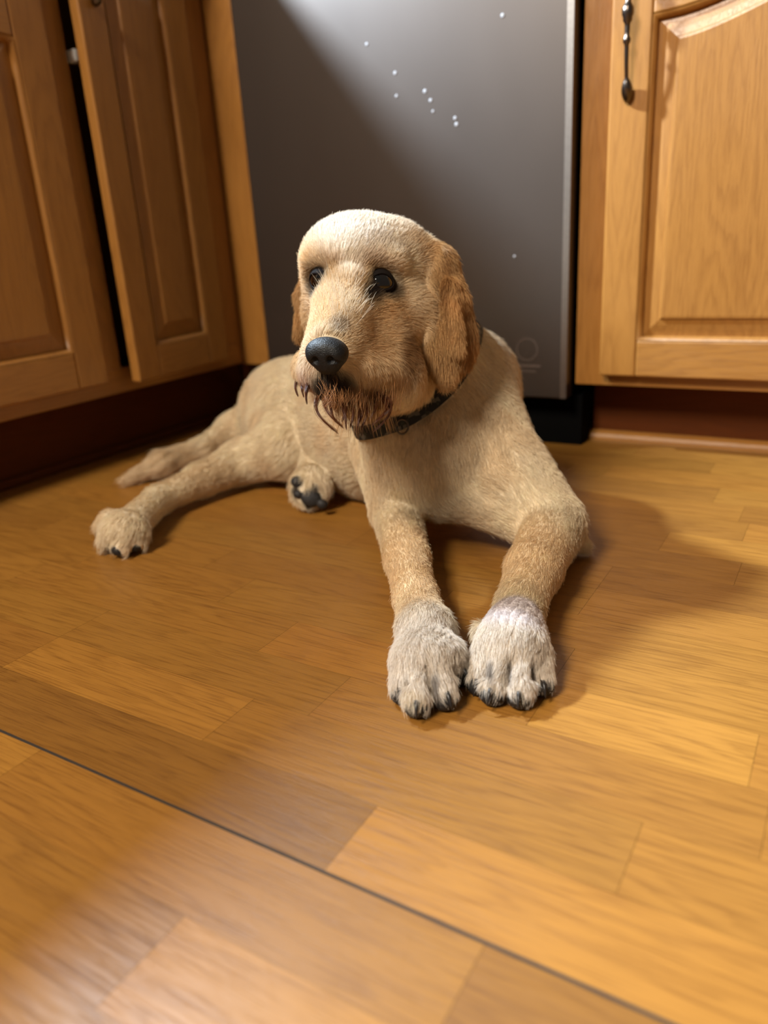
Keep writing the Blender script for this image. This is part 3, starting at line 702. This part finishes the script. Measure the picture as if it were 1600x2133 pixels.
for a_, b_, r_ in ((648, 1036, .015), (620, 1004, .010), (671, 1050, .009), (622, 1030, .008)): keep &= reg(root, P(a_, b_, depth(SOLE)-.018), (r_, r_, .02), .2) < .5
dR = np.min(np.linalg.norm(root[:, None, :]-RING[None, ::3, :], axis=2), axis=1) if NS < 1 else None
for t in TOES:
    a_, b_ = G(*t[:3]), G(*t[4:7]); dd = (b_-a_); dd[2] = 0; dd /= np.linalg.norm(dd); pc = b_+dd*.0085; pc[2] = .0065
    keep &= np.linalg.norm((root-pc)/np.array([1, 1, .85]), axis=1) > .0098
for a_, b_ in ((211, 1098), (221, 1130), (250, 1144), (282, 1136)): keep &= np.linalg.norm(root-G(a_, b_, .012), axis=1) > .0105
dr_ = np.full(NS, 9.)
for q in RING[::2]: dr_ = np.minimum(dr_, np.linalg.norm(root-q, axis=1))
keep &= dr_ > .0085
root, nrm, fl, Ln, lift = [x[keep] for x in (root, nrm, fl, Ln, lift)]; n_ = len(root)
# clumping towards jittered lattice centres
cs = .0075; wp = root+(np.stack([vnoise(root, 120, i+20) for i in range(3)], 1)-.5)*.006
ci = np.round(wp/cs); hsh = lambda q, s_: np.modf(np.abs(np.sin(q@np.array([12.9898, 78.233, 37.719])+s_)*43758.5453))[0]
cp = ci*cs+np.stack([hsh(ci, s_)-.5 for s_ in (1., 2., 3.)], 1)*cs*.8
limb = np.maximum.reduce([reg(root, P(855, 1190, .77), (.07, .14, .14), .2), reg(root, P(1100, 1180, .77), (.07, .12, .12), .2)]); ck = .34-.26*limb; ck = ck*(1-.55*reg(root, P(760, 600, .80), (.12, .12, .12), .2)); lift = lift*(1-.35*limb)
K = 5; ts = np.linspace(0, 1, K); pts = np.zeros((n_, K, 3))
jit = rng.normal(0, .13, (n_, 3))
for k, t in enumerate(ts):
    q = root+Ln[:, None]*((fl+jit)*t+nrm*(lift*(t*1.25-.62*t*t))[:, None])
    tg = cp+Ln[:, None]*(fl*t+nrm*(lift*(t*1.25-.62*t*t))[:, None]); tg = tg+nrm*((root-tg)*nrm).sum(1)[:, None]*(1-t*.0)+nrm*(Ln*lift*.6*t)[:, None]
    pts[:, k] = q*(1-ck[:, None]*t**1.5)+tg*(ck[:, None]*t**1.5)
pts[:, :, 2] = np.maximum(pts[:, :, 2], .0006)
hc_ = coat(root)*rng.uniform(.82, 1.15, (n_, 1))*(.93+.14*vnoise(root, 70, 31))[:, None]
rad = np.array([.00016, .00015, .00013, .00009, .00003])[None, :]*(np.linalg.norm(root-camp, axis=1)/.8)[:, None]*rng.uniform(.8, 1.2, (n_, 1))
# wispy hairs standing on the bridge and brows
wr, wt2 = [], []
for _ in range(240):
    x, y = random.gauss(712, 22), random.gauss(636, 22); d = hit(x, y)
    if d is None: continue
    a_ = P(x, y, d+.001); g_ = grad(a_)[0]; dd = cv(random.gauss(.25*(x-712)/25, .25), -1, -.3); L_ = random.uniform(.010, .022)
    wr.append([a_+(dd*L_+g_*L_*.25)*t-np.array([0, 0, 1])*L_*.25*t*t for t in np.linspace(0, 1, K)]); wt2.append(np.array([.92, .84, .68])*random.uniform(.7, 1.05))
pts = np.concatenate([pts, np.array(wr)]); hc_ = np.concatenate([hc_, np.array(wt2)]); rad = np.concatenate([rad, np.tile(np.array([[.00013, .00013, .00011, .00008, .00003]]), (len(wr), 1))])
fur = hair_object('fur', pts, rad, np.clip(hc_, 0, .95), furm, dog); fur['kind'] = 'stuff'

# ---- beard: wet locks hanging from the lips
def locks(specs, per, r0, col, spread, tipk=.12, conv=.75, fr=0.0):
    out = []; cols = []; rads = []
    for (ax_, ay_, bx_, by_, bend) in specs:
        d = hit(ax_, ay_); d = (d or .75)
        a_ = P(ax_, ay_, d+.002-fr*.3); b_ = P(bx_, by_, d-.004-fr); side = cv(bend, 0, 0)*abs(bend)
        for _ in range(per):
            j = rng.normal(0, spread, 3); r_ = a_+j; tip = b_+j*tipk+rng.normal(0, .0006, 3); u_ = rng.uniform(.82, 1.08); tip = r_+(tip-r_)*u_
            P_ = []
            for t in np.linspace(0, 1, 7):
                q = r_*(1-t)+tip*t+RX*bend*.012*math.sin(math.pi*t)*1.0-FZ*.006*math.sin(math.pi*t*.8)
                mid = a_*(1-t)+b_*t+RX*bend*.012*math.sin(math.pi*t)-FZ*.006*math.sin(math.pi*t*.8)
                w_ = conv*math.sin(min(1, t*1.6)*math.pi/2); P_.append(q*(1-w_)+(mid+j*(.35*(1-t)))*w_)
            out.append(P_); cols.append(np.array(col)*rng.uniform(.6, 1.35)); rads.append(np.array([1, 1, 1, .95, .8, .6, .2])*r0*rng.uniform(.7, 1.2))
    return np.array(out), np.array(rads), np.array(cols)
dk = [(a_, b_+4, c_, d_+(8 if d_ > 850 else 3), e_) for a_, b_, c_, d_, e_ in [(614, 778, 610, 818, -.2), (622, 786, 622, 824, -.2), (632, 790, 634, 826, -.1), (643, 792, 640, 840, -.1), (650, 805, 658, 882, .2), (658, 812, 668, 862, 0),
      (664, 815, 718, 912, -.9), (668, 815, 705, 895, -.9), (680, 818, 716, 884, -.6), (690, 820, 700, 872, -.2), (702, 822, 722, 888, .2), (715, 822, 712, 872, .3),
      (728, 822, 730, 884, .3), (738, 822, 742, 892, .3), (748, 822, 744, 880, .4), (758, 820, 752, 886, .4), (772, 818, 768, 868, .5), (782, 812, 802, 858, .9), (790, 814, 778, 892, 1.1), (786, 812, 774, 880, 1.0)]]
p1, r1, c1 = locks(dk, 42, .00014, (.10, .032, .011), .0016, .30, .6, fr=.007)
gl = [(700+i*9+random.uniform(-5, 5), 826+random.uniform(-6, 8), 705+i*9+random.uniform(-10, 10), 885+random.uniform(-18, 28), random.uniform(-.3, .5)) for i in range(13)]
p2, r2, c2 = locks(gl, 40, .00011, (.50, .31, .15), .0060, .9, .25)
gl = [(640+i*11+random.uniform(-5, 5), 812+random.uniform(-6, 8), 640+i*11+random.uniform(-8, 8), 846+random.uniform(-8, 12), random.uniform(-.3, .5)) for i in range(17)]
p3, r3, c3 = locks(gl, 38, .00011, (.40, .20, .085), .0055, .9, .25)
wetm = attr_mat('wet_beard', 1.0, .28); wetm.node_tree.nodes['Principled BSDF'].inputs['Specular IOR Level'].default_value = .3
br = hair_object('beard', np.concatenate([p1, p2, p3]), np.concatenate([r1, r2, r3]), np.concatenate([c1, c2, c3]), wetm, dog, 'wet rust brown beard locks')
br['kind'] = 'stuff'

# ---- nose
nf = Field(NOSE-.032, NOSE+.032, .0009)
NW = cv(.95, .03, -.30); NUp = cv(-.02, -.93, -.36); NF = np.cross(NW, NUp); NF = NF if NF.dot(FZ) < 0 else -NF; NAx = [NW, NUp, NF]
nf.put(*ell(NOSE+NUp*.003, NAx, (.0195, .0125, .0135)), .004)
nf.put(*ell(NOSE-NUp*.006+NF*.001, NAx, (.0135, .0120, .011)), .006)
nf.put(*ell(NOSE+NW*.0105-NUp*.000+NF*.002, NAx, (.0085, .009, .010)), .004); nf.put(*ell(NOSE-NW*.0105-NUp*.000+NF*.002, NAx, (.0085, .009, .010)), .004)
for s_ in (1, -1):
    a_ = NOSE+NW*s_*.0072-NUp*.0035+NF*.014; nf.put(*ell(a_, NAx, (.0034, .0036, .006)), .002, True)
    nf.put(*seg(a_+NF*-.001, a_+NW*s_*.0085-NUp*.0035-NF*.006, .0020, .0012), .0015, True)
nf.put(*seg(NOSE-NUp*.002+NF*.0145, NOSE-NUp*.018+NF*.010, .0009, .0009), .001, True)
nv, nff = nf.mesh()
nosem = plain('black_nose', (.008, .008, .009), .48, bump=.6, bscale=900, spec=.3)
obj('nose', nv, nff, nosem, dog, smooth=True, label='black leathery nose')

# ---- eyes
eyem = plain('dark_brown_eye', (.004, .0018, .0013), .06, coat=1.0); lidm = plain('black_eyelid', (.010, .007, .006), .8, spec=.1); pupm = plain('pupil', (.002, .002, .002), .05, coat=1)
for (c, r, d, nn), look in zip(EYES, (cv(-.25, -.1, -1), cv(-.35, -.1, -1))):
    V, F = ellipsoid(c, [RX*r, DY*r, FZ*r], 32, 20); eb = obj('eye', V, F, eyem, dog, smooth=True)
    u_ = cv(1, 0, 0)-look*cv(1, 0, 0).dot(look); u_ /= np.linalg.norm(u_); v_ = np.cross(look, u_)
    V, F = ellipsoid(c+look*r*.80, [u_*r*.42, v_*r*.42, look*r*.235], 20, 10); obj('pupil', V, F, pupm, eb, smooth=True)
    tow = nn*.75+HF*.35; tow /= np.linalg.norm(tow)
    a1 = HR-tow*HR.dot(tow); a1 /= np.linalg.norm(a1); a2 = np.cross(tow, a1); a2 = a2 if a2.dot(DY) < 0 else -a2
    V = []; nl = 40; lv = 9
    for j in range(lv+1):
        for k in range(nl):
            t = 2*math.pi*k/nl; cx_, sx_ = math.cos(t), math.sin(t)
            x = cx_*.74; y = sx_*(.44 if sx_ > 0 else .54)*(1-.15*cx_*cx_)-.04
            al = np.array([x, y, math.sqrt(max(.02, 1-x*x-y*y))]); ou = np.array([cx_*1.0, sx_*1.0, -.05])
            q = al*(1-max(0, j-1)/(lv-1))+ou*max(0, j-1)/(lv-1); q /= np.linalg.norm(q)
            rr_ = r*(1.0 if j == 0 else 1.085 if j < 3 else 1.07); V.append(c+rr_*(a1*q[0]+a2*q[1]+tow*q[2]))
    F = [(j*nl+k, j*nl+(k+1) % nl, (j+1)*nl+(k+1) % nl, (j+1)*nl+k) for j in range(lv) for k in range(nl)]
    obj('eyelid', V, F, lidm, dog, smooth=True)

# ---- claws and toe pads
padm = plain('black_pad', (.014, .012, .012), .6, bump=.6, bscale=500); clawm = plain('black_claw', (.02, .016, .015), .3)
for t in TOES:
    a_, b_ = G(*t[:3]), G(*t[4:7]); dr = (b_-a_); dr[2] = 0; dr /= np.linalg.norm(dr); sd = np.cross(dr, [0, 0, 1])
    V, F = ellipsoid(b_+dr*.0062+np.array([0, 0, .0080-b_[2]]), [sd*.0098, dr*.0085, np.array([0, 0, .0078])], 20, 12); obj('toe_pad', V, F, padm, dog, smooth=True)
    base = b_+dr*.0105+np.array([0, 0, .0035]); m = MB(); s_ = np.linspace(0, 1, 7)
    m.tube([base+dr*.0095*x+np.array([0, 0, -.0085*x*x]) for x in s_], .0023*(1-s_*.75), 8); m.build('claw', clawm, dog, smooth=True)
V, F = ellipsoid(G(933, 1305, .029), [cv(1, .6, 0)*.0052, cv(-.6, 1, 0)*.0034, FZ*.004], 16, 10); obj('dewclaw_pad', V, F, padm, dog, smooth=True)
for a_, b_, r_ in ((648, 1036, .0150), (620, 1004, .0095), (671, 1050, .0080), (622, 1030, .0070)):
    d = hit(a_, b_) or 1.03; V, F = ellipsoid(P(a_, b_, d+.001), [cv(1, .3, 0)*r_, cv(-.3, 1, 0)*r_*.85, FZ*.005], 18, 10); obj('sole_pad', V, F, padm, dog, smooth=True)
for a_, b_ in ((211, 1098), (221, 1130), (250, 1144), (282, 1136)):
    q = G(a_, b_, .011)-FZ*.002; V, F = ellipsoid(q, [RX*.010, np.array([0, 0, .0088]), np.cross(RX, [0, 0, 1])*.009], 18, 10); obj('toe_pad', V, F, padm, dog, smooth=True)

# ---- collar
m = MB(); n = len(RING); V = []
w2 = .0082; 
RT = np.roll(RING, -1, 0)-np.roll(RING, 1, 0); RT /= np.linalg.norm(RT, axis=1)[:, None]; RW = np.cross(RT, RN); RW /= np.linalg.norm(RW, axis=1)[:, None]
for i in range(n):
    for (x, y) in ((-w2, 0), (-w2, .0022), (w2, .0022), (w2, 0)): V.append(RING[i]+RW[i]*x+RN[i]*(y+.001))
m.add(V, [(i*4+j, ((i+1) % n)*4+j, ((i+1) % n)*4+(j+1) % 4, i*4+(j+1) % 4) for i in range(n) for j in range(4)])
def camo():
    m_, nt, b = newmat('camouflage_webbing'); L = nt.links.new; tc = N(nt, 'ShaderNodeTexCoord')
    v = N(nt, 'ShaderNodeTexVoronoi', i_Scale=160.0); L(tc.outputs['Object'], v.inputs['Vector'])
    r_ = N(nt, 'ShaderNodeValToRGB'); r_.color_ramp.interpolation = 'CONSTANT'; e = r_.color_ramp.elements; e[0].color = (.006, .006, .005, 1); e[1].position = .62; e[1].color = (.022, .024, .015, 1)
    x = r_.color_ramp.elements.new(.88); x.color = (.09, .085, .07, 1); s_ = N(nt, 'ShaderNodeSeparateColor'); L(v.outputs['Color'], s_.inputs[0]); L(s_.outputs[0], r_.inputs[0]); L(r_.outputs[0], b.inputs['Base Color']); b.inputs['Roughness'].default_value = .7
    return m_
col_ = m.build('collar', camo(), dog, label='dark camouflage patterned collar')
best = min(range(n), key=lambda i: np.hypot(*(np.array([800, 1066.5])+FPX*((RING[i]-camp)@M)[:2]/((RING[i]-camp)@M)[2]-np.array([838, 882]))))
rc = RING[best]+DY*.006-FZ*.004; L_ = [rc+cv(1, 0, 0)*.0085*math.cos(t)*.8+DY*(.008*math.sin(t)) for t in np.linspace(0, 2*math.pi*1.02, 30)]
m = MB(); m.tube(L_, .0011, 8); m.build('ring', plain('dark_metal_ring', (.12, .10, .08), .35, metal=1), col_, smooth=True)
